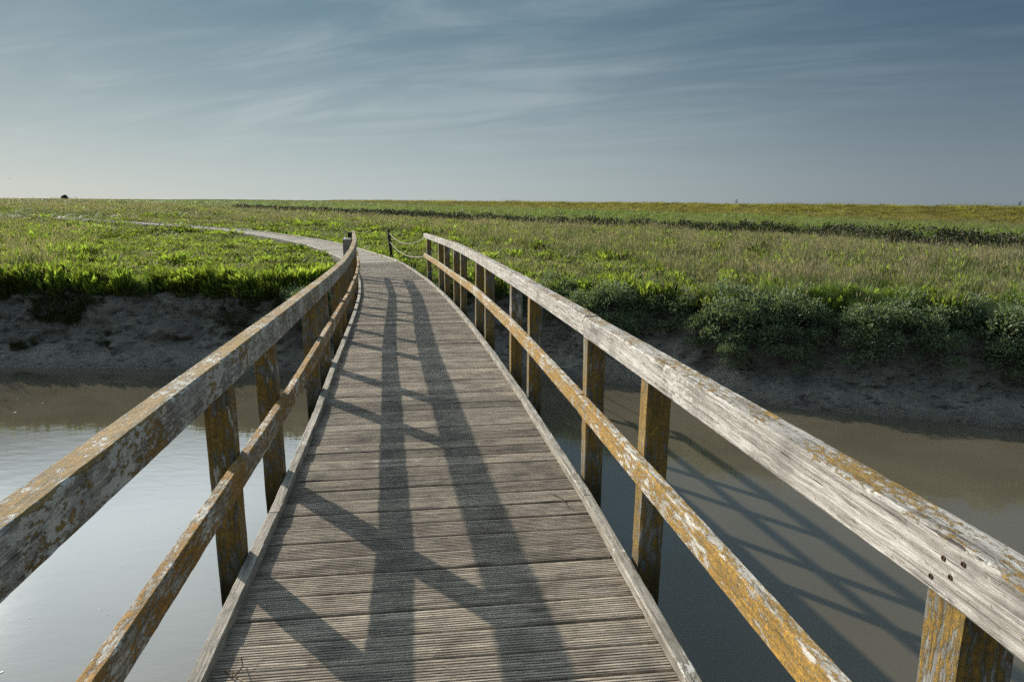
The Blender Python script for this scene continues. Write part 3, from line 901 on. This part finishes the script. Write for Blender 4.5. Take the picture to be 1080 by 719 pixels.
for cx_, cd_, m_ in ((-12.9, .62, 26), (-10.8, .80, 10), (-7.4, .95, 14), (-15.2, .75, 16)):
    x = cx_ + RNG.normal(0, .22, m_); y = yw_s(x) + face_off(x) + cd_ + RNG.normal(0, .12, m_)
    pts.append(np.stack([x, y, height(x, y)], 1)); idx.append(np.where(RNG.random(m_) < .6, 9, 5)); tin.append(np.array([.080, .085, .036]) * RNG.uniform(.5, 1.3, (m_, 1)))
    s1 = RNG.uniform(.35, .7, m_); scl.append(np.stack([s1, s1, s1 * .6], 1))
# taller rough tufts standing out of the sward
n = 8000
r_ = np.sqrt(RNG.uniform(15 ** 2, 48 ** 2, n)); a_ = RNG.uniform(R(-46), R(44), n); x = r_ * np.sin(a_); y = r_ * np.cos(a_)
dd = y - yw_s(x) - face_off(x); c2, s2 = polydist(x, y, CH2); pd = pathdist(x, y)
m_ = (dd > 1.7) & (c2 * s2 < -6) & (pd > 3.0) & (fbm(x * .7, y * .7, 151, 3) > RNG.uniform(.40, .66, n))
x, y = x[m_], y[m_]; n = len(x)
pts.append(np.stack([x, y, height(x, y)], 1)); kk = RNG.choice([0, 1, 2, 2, 7, 9], n); idx.append(kk)
base_ = np.where((kk == 2)[:, None], np.array([.175, .140, .105]), np.array([.125, .150, .060]))
tin.append(base_ * RNG.uniform(.5, 1.45, (n, 1))); s1 = RNG.uniform(.9, 1.6, n); scl.append(np.stack([s1, s1, RNG.uniform(.9, 1.8, n) * np.where(pd[m_] < 9, .6, 1.0)], 1))
pts = np.concatenate(pts); idx = np.concatenate(idx); tin = np.concatenate(tin); scl = np.concatenate(scl)

def scatter_object(name, P, I, SC, T, label):
    n = len(P)
    me = bpy.data.meshes.new(name); me.vertices.add(n); me.vertices.foreach_set('co', P.reshape(-1).astype(np.float32))
    me.attributes.new('pick', 'INT', 'POINT').data.foreach_set('value', I.astype(np.int32))
    me.attributes.new('size', 'FLOAT_VECTOR', 'POINT').data.foreach_set('vector', SC.reshape(-1).astype(np.float32))
    rot = np.zeros((n, 3)); rot[:, 2] = RNG.uniform(0, 6.28, n); rot[:, 0] = RNG.normal(0, .08, n); rot[:, 1] = RNG.normal(.04, .08, n)
    me.attributes.new('turn', 'FLOAT_VECTOR', 'POINT').data.foreach_set('vector', rot.reshape(-1).astype(np.float32))
    me.attributes.new('tint', 'FLOAT_COLOR', 'POINT').data.foreach_set('color', np.concatenate([T, np.ones((n, 1))], 1).reshape(-1).astype(np.float32))
    ob = link(name, me)
    ng = bpy.data.node_groups.new(name + '_scatter', 'GeometryNodeTree')
    ng.interface.new_socket('Geometry', in_out='INPUT', socket_type='NodeSocketGeometry')
    ng.interface.new_socket('Geometry', in_out='OUTPUT', socket_type='NodeSocketGeometry')
    N = ng.nodes; L = ng.links
    gi = N.new('NodeGroupInput'); go = N.new('NodeGroupOutput')
    ip = N.new('GeometryNodeInstanceOnPoints'); ci = N.new('GeometryNodeCollectionInfo')
    ci.inputs['Collection'].default_value = SRC
    ci.inputs['Separate Children'].default_value = True; ci.inputs['Reset Children'].default_value = True
    def na(nm, typ):
        q = N.new('GeometryNodeInputNamedAttribute'); q.data_type = typ; q.inputs['Name'].default_value = nm; return q.outputs['Attribute']
    L.new(gi.outputs[0], ip.inputs['Points']); L.new(ci.outputs[0], ip.inputs['Instance'])
    ip.inputs['Pick Instance'].default_value = True
    L.new(na('pick', 'INT'), ip.inputs['Instance Index'])
    L.new(na('size', 'FLOAT_VECTOR'), ip.inputs['Scale'])
    e2r = N.new('FunctionNodeEulerToRotation'); L.new(na('turn', 'FLOAT_VECTOR'), e2r.inputs[0]); L.new(e2r.outputs[0], ip.inputs['Rotation'])
    L.new(ip.outputs[0], go.inputs[0])
    md = ob.modifiers.new('scatter', 'NODES'); md.node_group = ng
    tag(ob, label, kind='stuff')
    return ob
scatter_object('marsh_grass', pts, idx, scl, tin, 'mixed grasses and leafy herbs covering the salt marsh')
print('instances', len(pts))

# ------------------------------------------------------------------ shrubs
def shrub_mesh(name, lobes, nleaf, leaf, seed, mat, flat=1.0, droop=0.0):
    rg = np.random.default_rng(seed); V, F, MI = [], [], []
    for (cx, cy, cz, r) in lobes:
        for i in range(int(nleaf * r * r)):
            v = rg.normal(0, 1, 3); v /= np.linalg.norm(v)
            if v[2] < -.55: v[2] *= -.6
            rad = r * rg.uniform(.25, 1.0) ** .45
            rad *= 1 + .22 * (math.sin(5.1 * v[0] + 3 * cx) * math.cos(4.3 * v[1] + 2 * v[2]))
            p = np.array([cx, cy, cz]) + v * rad * np.array([1, 1, .85 * flat])
            nn = v * .7 + rg.normal(0, .55, 3) + np.array([0, 0, .35 - droop])
            L = leaf * rg.uniform(.6, 1.3); q = rg.normal(0, 1, 3)
            leaf_quad(V, F, MI, p, nn, q, L, L * .46, 0)
    return mesh_data(name, V, F, [mat], False)
def stems_mesh(name, lobes, seed):
    rg = np.random.default_rng(seed); V = []; F = []
    for (cx, cy, cz, r) in lobes:
        for k in range(3):
            tipp = np.array([cx, cy, cz]) + rg.normal(0, .35 * r, 3); root = np.array([cx * .4, cy * .4 + .1, -.3])
            b0 = len(V); ns = 5
            for i in range(5):
                t = i / 4; c = root * (1 - t) + tipp * t + np.array([0, 0, -.1 * math.sin(math.pi * t)])
                for j in range(ns):
                    a_ = 2 * math.pi * j / ns; rad = .012 * (1 - .7 * t)
                    V.append(c + np.array([rad * math.cos(a_), rad * math.sin(a_), 0]))
            for i in range(4):
                for j in range(ns):
                    F.append((b0 + i * ns + j, b0 + i * ns + (j + 1) % ns, b0 + (i + 1) * ns + (j + 1) % ns, b0 + (i + 1) * ns + j))
    return mesh_data(name, V, F, [M['stem']], True)
rgs = np.random.default_rng(40)
VAR = []
for v in range(5):
    lobes = []
    for k in range(9):
        a = rgs.uniform(0, 6.28); rr = rgs.uniform(.1, .55)
        lobes.append((rr * math.cos(a) * 1.15, rr * math.sin(a) * .7, rgs.uniform(-.22, .20) - (.12 if math.sin(a) < 0 else 0), rgs.uniform(.22, .36)))
    # a skirt hanging down the bank
    for k in range(4):
        lobes.append((rgs.uniform(-.55, .55), -.38 - .1 * rgs.random(), -.42 - .22 * rgs.random(), rgs.uniform(.18, .27)))
    VAR.append((shrub_mesh('purslane_shrub', lobes, 4300, .060, 60 + v, M['purslane']), stems_mesh('stem', lobes, 80 + v)))
def place_shrub(v, loc, rz, sc, label, group, name='purslane_shrub', cat='shrub'):
    o_ = link(name, VAR[v][0], loc=loc); o_.rotation_euler = (0, 0, rz); o_.scale = sc
    c_ = link('stem', VAR[v][1], o_)
    return tag(o_, label, cat, group)
k = 0
x = .55
SHR = []
while x < 17.5:
    d_off = 1.55 + .25 * math.sin(x * 2.1) + rgs.uniform(-.1, .1)
    y = float(yw_s(np.array([x]))[0]) + d_off + .1
    s_ = rgs.uniform(.85, 1.15) * (.95 if x < 3 else 1.12)
    SHR.append((x, y, -.80 + rgs.uniform(-.06, .10), s_))
    x += rgs.uniform(.62, .86)
for i, (x, y, z, s_) in enumerate(SHR):
    slope = math.atan2(float(yw_s(np.array([x + .5]))[0] - yw_s(np.array([x - .5]))[0]), 1.0)
    place_shrub(i % 5, (x, y, z), slope + rgs.uniform(-.25, .25), (s_ * 1.05, s_, s_ * rgs.uniform(.85, 1.1)), 'grey-green leafy shrub in the rounded row overhanging the right creek bank', 'shrubs along the right creek bank')
    if x > 1.2 and i % 2 == 1:
        place_shrub((i + 3) % 5, (x + .1, y - .48, z - .42), slope + rgs.uniform(-.3, .3), (s_ * .85, s_ * .75, s_ * .8), 'grey-green leafy shrub in the rounded row overhanging the right creek bank', 'shrubs along the right creek bank')
    if x > 3 and i % 2 == 0:
        place_shrub((i + 2) % 5, (x + .3, y + .75, z + .04), slope + rgs.uniform(-.4, .4), (s_, s_ * .9, s_ * .85), 'grey-green leafy shrub in the rounded row overhanging the right creek bank', 'shrubs along the right creek bank')
# two clumps slipped down onto the mud, and one at the bridge end on the left bank
for v, (px, fw, dz, sc, lab) in enumerate([(4.95, 14.95, -1.72, .62, 'dark shrub clump slumped on the mud below the bank, nearer the bridge'), (6.25, 14.60, -1.72, .66, 'dark shrub clump slumped on the mud below the bank, farther from the bridge')]):
    place_shrub(v + 1, (px, fw, dz + .15), .3 * v, (sc, sc, sc * .95), lab, None)
place_shrub(3, (-5.35, 17.55, -.95), .1, (.95, .9, .9), 'grey-green shrub hanging over the left bank beside the bridge end', None)
place_shrub(1, (-4.35, 17.6, -.98), .5, (.7, .7, .7), 'small grey-green shrub half hidden behind the left handrail', None)

# far row along the second channel
FV = []
for v in range(4):
    lobes = [(rgs.uniform(-.7, .7), rgs.uniform(-.4, .4), rgs.uniform(-.3, .15), rgs.uniform(.3, .5)) for k in range(6)]
    FV.append(shrub_mesh('bank_shrub', lobes, 520, .13, 140 + v, M['bank_shrub']))
pos = 8.0; seg = np.hypot(*np.diff(CH2, axis=0).T); cum = np.r_[0, np.cumsum(seg)]
L0 = cum[1] + 3; p_ = L0; cnt = 0
while cnt < 230:
    x = np.interp(p_, cum, CH2[:, 0]); y = np.interp(p_, cum, CH2[:, 1])
    i = min(np.searchsorted(cum, p_) - 1, len(seg) - 1); tx, ty = (CH2[i + 1] - CH2[i]) / seg[i]
    dist = math.hypot(x, y); s_ = rgs.uniform(.95, 1.55) * (1.2 + .0028 * dist)
    nx, ny = ty, -tx
    o_ = link('bank_shrub', FV[cnt % 4], loc=(x + nx * (3.2 + rgs.uniform(-.25, .3)), y + ny * (3.2 + rgs.uniform(-.25, .3)), -.66 + rgs.uniform(-.05, .07)))
    o_.rotation_euler = (0, 0, math.atan2(ty, tx) + rgs.uniform(-.3, .3)); o_.scale = (s_ * 1.1, s_, s_ * .9)
    tag(o_, 'low dark shrub in the long row lining the far channel', 'shrub', 'shrubs lining the far channel')
    p_ += (.62 + .005 * dist) * s_; cnt += 1
    if dist > 210: break
print('far shrubs', cnt)

# hanging dead grass beards on the mud under the lip (left bank)
# ------------------------------------------------------------------ small things on the dyke crest: tall weeds
wm = shrub_mesh('weed', [(0, 0, .45, .28), (.1, 0, .8, .2), (-.12, .05, .7, .18)], 900, .13, 300, M['bank_shrub'])
for (px, dist, sc, lab) in [(59.5, 76.0, 1.0, 'tall thin weed standing on the dyke crest nearest the right edge'), (57.8, 79.5, .8, 'second tall weed on the dyke crest beside the nearest one'), (42.6, 133.0, 1.1, 'lone tall weed on the dyke crest farther along')]:
    o_ = link('weed_plant', wm, loc=(px, dist, ground_at(px, dist) - .05)); o_.scale = (sc * .7, sc * .7, sc)
    tag(o_, lab, 'plant', None)

# ------------------------------------------------------------------ distant tree on the horizon
tx_, ty_ = -575.0, 893.0
def far_tree():
    root = link('far_tree', None, loc=(tx_, ty_, -1.0))
    tag(root, 'lone dark rounded tree on the distant horizon', 'tree')
    rg = np.random.default_rng(5); V, F, MI = [], [], []
    for (cx, cy, cz, r) in [(0, 0, 3.6, 3.0), (-2.2, 0, 2.8, 2.2), (2.3, 0, 2.7, 2.2), (.6, .5, 4.6, 1.9), (-1.2, -1, 3.0, 2.4)]:
        for i in range(420):
            v = rg.normal(0, 1, 3); v /= np.linalg.norm(v); p = np.array([cx, cy, cz]) + v * r * rg.uniform(.3, 1) ** .5 * np.array([1, 1, .85])
            leaf_quad(V, F, MI, p, rg.normal(0, 1, 3), rg.normal(0, 1, 3), .9, .6, 0)
    link('crown', mesh_data('crown', V, F, [M['far_leaf']]), root)
    t_ = tube('trunk', [(0, 0, -.5), (.05, 0, 1.2), (0, 0, 3.0)], .3, M['twig'], radii=[.4, .3, .18]); t_.parent = root
far_tree()

# birds
def bird_mesh():
    V = [(0, -.22, 0), (0, .2, .02), (.05, 0, .04), (-.05, 0, .04), (0, 0, -.05), (.28, .04, .12), (.52, -.06, .06), (-.28, .04, .12), (-.52, -.06, .06), (.05, -.12, .03), (-.05, -.12, .03)]
    F = [(0, 4, 2), (0, 3, 4), (1, 2, 4), (1, 4, 3), (0, 2, 3), (1, 3, 2), (2, 5, 9), (5, 6, 9), (3, 10, 7), (7, 10, 8)]
    return mesh_data('bird', V, F, [M['bird']])
bmesh_ = bird_mesh()
for (u, el_px, dist, lab) in [(10, 189, 330, 'tiny dark bird flying low over the marsh near the left edge'), (362, 204, 420, 'tiny dark bird flying just above the horizon beyond the bridge')]:
    lat = ((u - 540) + ROLL * (el_px - 359.5)) / 720.0; v = el_px - 359.5 - ROLL * (u - 540)
    fwd = math.cos(PITCH) - v / 720 * math.sin(PITCH); dn = v / 720 * math.cos(PITCH) + math.sin(PITCH)
    o_ = link('bird', bmesh_, loc=(lat * dist, fwd * dist, EYE - dn * dist)); o_.rotation_euler = (.2, .3, .9); o_.scale = (1.2, 1.2, 1.6)
    tag(o_, lab, 'bird', None)

# ------------------------------------------------------------------ small debris on the deck, foam on the water
st = at(1.95, -.66, .006)
def stalk(name, pts, rad, mat, lab, branches=()):
    o_ = tube(name, pts, rad, mat, ns=5, loc=pts[0], radii=[rad * (1 - .6 * i / len(pts)) for i in range(len(pts))])
    return tag(o_, lab, 'stalk')
P = [at(2.16, -.745, .008), at(2.10, -.69, .016), at(2.06, -.63, .010), at(2.03, -.57, .014), at(1.99, -.50, .007), at(1.96, -.44, .006)]
stalk('dry_stalk', P, .0035, M['straw'], 'bent dry straw stalk lying on the deck planks by the left kerb')
P = [at(2.10, -.70, .02), at(2.14, -.68, .03), at(2.20, -.70, .02)]
stalk('dry_twig', P, .003, M['twig'], 'short dark twig lying across the straw stalk at the left kerb')
P = [at(3.25, .70, .006), at(3.31, .66, .02), at(3.36, .68, .008), at(3.42, .64, .006)]
stalk('dry_twig', P, .003, M['twig'], 'small crooked twig on the deck by the right kerb')
def chip_mesh(rg):
    n = 6; V = []; 
    for j in range(n):
        a_ = 2 * math.pi * j / n; rr = rg.uniform(.5, 1.0)
        V.append((rr * math.cos(a_), .55 * rr * math.sin(a_), 0)); 
    V += [(p[0], p[1], .25) for p in V]
    F = [tuple(range(n, 2 * n)), tuple(range(n - 1, -1, -1))] + [(j, (j + 1) % n, n + (j + 1) % n, n + j) for j in range(n)]
    return V, F
rg = np.random.default_rng(77); V = []; F = []
for i in range(140):
    v, f = chip_mesh(rg); s = rg.uniform(1.2, 11) ; off = rg.uniform(-.74, .74); sz = rg.uniform(.0015, .0052); p = at(s, off, .001) - RL; b0 = len(V); an = rg.uniform(0, 6.28)
    for q in v:
        V.append((p.x + sz * (q[0] * math.cos(an) - q[1] * math.sin(an)), p.y + sz * (q[0] * math.sin(an) + q[1] * math.cos(an)), p.z + q[2] * sz))
    F += [tuple(b0 + q for q in ff) for ff in f]
o_ = link('litter', mesh_data('litter', V, F, [M['straw']]), loc=RL); tag(o_, 'scattered specks of straw litter on the deck planks', kind='stuff')
V = []; F = []
for i in range(300):
    v, f = chip_mesh(rg)
    if i < 210: x = rg.uniform(-9, -1.2); y = rg.uniform(1.2, 9)
    else: x = rg.uniform(-14, -3); y = rg.uniform(9, 16)
    sz = rg.uniform(.005, .015) if rg.random() < .90 else rg.uniform(.018, .035); b0 = len(V); an = rg.uniform(0, 6.28)
    for q in v:
        V.append((x + sz * (q[0] * math.cos(an) - q[1] * math.sin(an)), y + sz * (q[0] * math.sin(an) + q[1] * math.cos(an)), WATER_Z + .002 + q[2] * sz * .5))
    F += [tuple(b0 + q for q in ff) for ff in f]
o_ = link('foam', mesh_data('foam', V, F, [M['foam']])); tag(o_, 'tiny white foam flecks floating on the creek', kind='stuff')

# ------------------------------------------------------------------ sky and sun
world = bpy.data.worlds.new('World'); scene.world = world; world.use_nodes = True
nt = NT(world.node_tree)
bg = nt.n['Background']
sky = nt.node('ShaderNodeTexSky', sky_type='NISHITA')
sky.sun_disc = False; sky.sun_elevation = SUN_EL; sky.sun_rotation = SUN_AZ
sky.air_density = 1.0; sky.dust_density = .6
D = nt.node('ShaderNodeTexCoord').outputs['Generated']
sep = nt.node('ShaderNodeSeparateXYZ'); nt.put(sep.inputs[0], D)
dz = nt.math('MAXIMUM', sep.outputs[2], 0.0)
sv = (math.sin(SUN_AZ) * math.cos(SUN_EL), math.cos(SUN_AZ) * math.cos(SUN_EL), math.sin(SUN_EL))
dots = nt.vmath('DOT_PRODUCT', D, sv)
flat = nt.node('ShaderNodeCombineXYZ'); nt.put(flat.inputs[0], sep.outputs[0]); nt.put(flat.inputs[1], sep.outputs[1])
fl = nt.vmath('NORMALIZE', flat.outputs[0])
dotf = nt.vmath('DOT_PRODUCT', fl, (math.sin(SUN_AZ), math.cos(SUN_AZ), 0))
side = nt.ramp(dotf, .10, 1.02)
hor = nt.mix(side, (.175, .215, .245), (.405, .468, .472))
top = nt.mix(side, (.045, .092, .138), (.120, .200, .243))
el = nt.math('POWER', nt.ramp(dz, -.03, .27), .80)
base = nt.mix(el, hor, top)
base = nt.mix(nt.ramp(dz, .265, .45), base, (.175, .285, .385))
base = nt.mix(nt.ramp(dz, .55, .9), base, (.15, .205, .25))
# cirrus: streaks on a high sheet
pz = nt.math('ADD', dz, .12)
cu = nt.node('ShaderNodeCombineXYZ'); nt.put(cu.inputs[0], nt.math('DIVIDE', sep.outputs[0], pz)); nt.put(cu.inputs[1], nt.math('DIVIDE', sep.outputs[1], pz))
ca = nt.mapping(cu.outputs[0], rot=(0, 0, R(34)))
cb = nt.mapping(cu.outputs[0], rot=(0, 0, R(20)), loc=(3, 1, 0))
c1 = nt.noise(nt.mapping(ca, (.42, 1.25, 1)), .8, 7, .54, 1.3)
c2 = nt.noise(nt.mapping(cb, (.42, 1.5, 1)), 1.6, 8, .60, 1.4)
c3 = nt.noise(nt.mapping(cu.outputs[0], (.5, .9, 1), loc=(7, 2, 0)), .45, 4, .5)
cl = nt.math('ADD', nt.math('MULTIPLY', c1, .5), nt.math('MULTIPLY', c2, .5))
cl = nt.ramp(cl, .40, .70)
cl = nt.math('MULTIPLY', cl, nt.ramp(c3, .34, .66, .2, 1.0))
ccol = nt.mix(side, (.14, .19, .235), (.47, .525, .525))
base = nt.mix(nt.math('MULTIPLY', cl, nt.ramp(dz, .0, .12, .12, .60)), base, ccol)
# sky band added above the frame to brighten the water, then the sun aureole
added_band = nt.math('MULTIPLY', nt.math('MULTIPLY', nt.ramp(dz, .245, .41), nt.ramp(dz, .85, .5)), nt.ramp(dotf, .70, .985))
base = nt.mix(added_band, base, (3.2, 3.7, 4.0))
aur = nt.math('MULTIPLY', nt.math('POWER', nt.math('MAXIMUM', dots, 0.0), 420.0), 14.0)
ac = nt.vmath('SCALE', (1.0, .95, .85)); ac.node.inputs['Scale'].default_value = 1.0; nt.put(ac.node.inputs['Scale'], aur)
base = nt.vmath('ADD', base, ac)
nis = nt.vmath('SCALE', sky.outputs[0]); nis.node.inputs['Scale'].default_value = .05
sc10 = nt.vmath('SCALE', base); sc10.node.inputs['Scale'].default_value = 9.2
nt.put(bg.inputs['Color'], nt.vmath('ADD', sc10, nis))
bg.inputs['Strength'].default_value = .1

sun = bpy.data.lights.new('sun', 'SUN'); sun.energy = 5.0; sun.angle = R(.53); sun.color = (1.0, .91, .79)
so = bpy.data.objects.new('sun', sun); COL.objects.link(so)
so.rotation_euler = (-Vector(sv)).to_track_quat('-Z', 'Y').to_euler()
so.location = (-20, 20, 20)

# ------------------------------------------------------------------ camera
cam = bpy.data.cameras.new('camera'); co = bpy.data.objects.new('camera', cam); COL.objects.link(co)
cam.sensor_width = 36; cam.lens = 24; cam.clip_end = 9000; cam.clip_start = .05
co.location = (0, 0, EYE); co.rotation_euler = (Matrix.Rotation(math.pi / 2 - PITCH, 3, 'X') @ Matrix.Rotation(ROLL, 3, 'Z')).to_euler()
scene.camera = co
vs = scene.view_settings
vs.view_transform = 'Standard'; vs.look = 'None'; vs.exposure = 0.32; vs.gamma = 1.0
world.cycles.sampling_method = 'MANUAL'; world.cycles.sample_map_resolution = 2048
scene.cycles.sample_clamp_indirect = 3.0; scene.cycles.use_adaptive_sampling = False
scene.cycles.max_bounces = 6; scene.cycles.diffuse_bounces = 3; scene.cycles.caustics_reflective = False; scene.cycles.transparent_max_bounces = 8
scene.cycles.use_denoising = False
scene.cycles.denoising_prefilter = 'NONE'
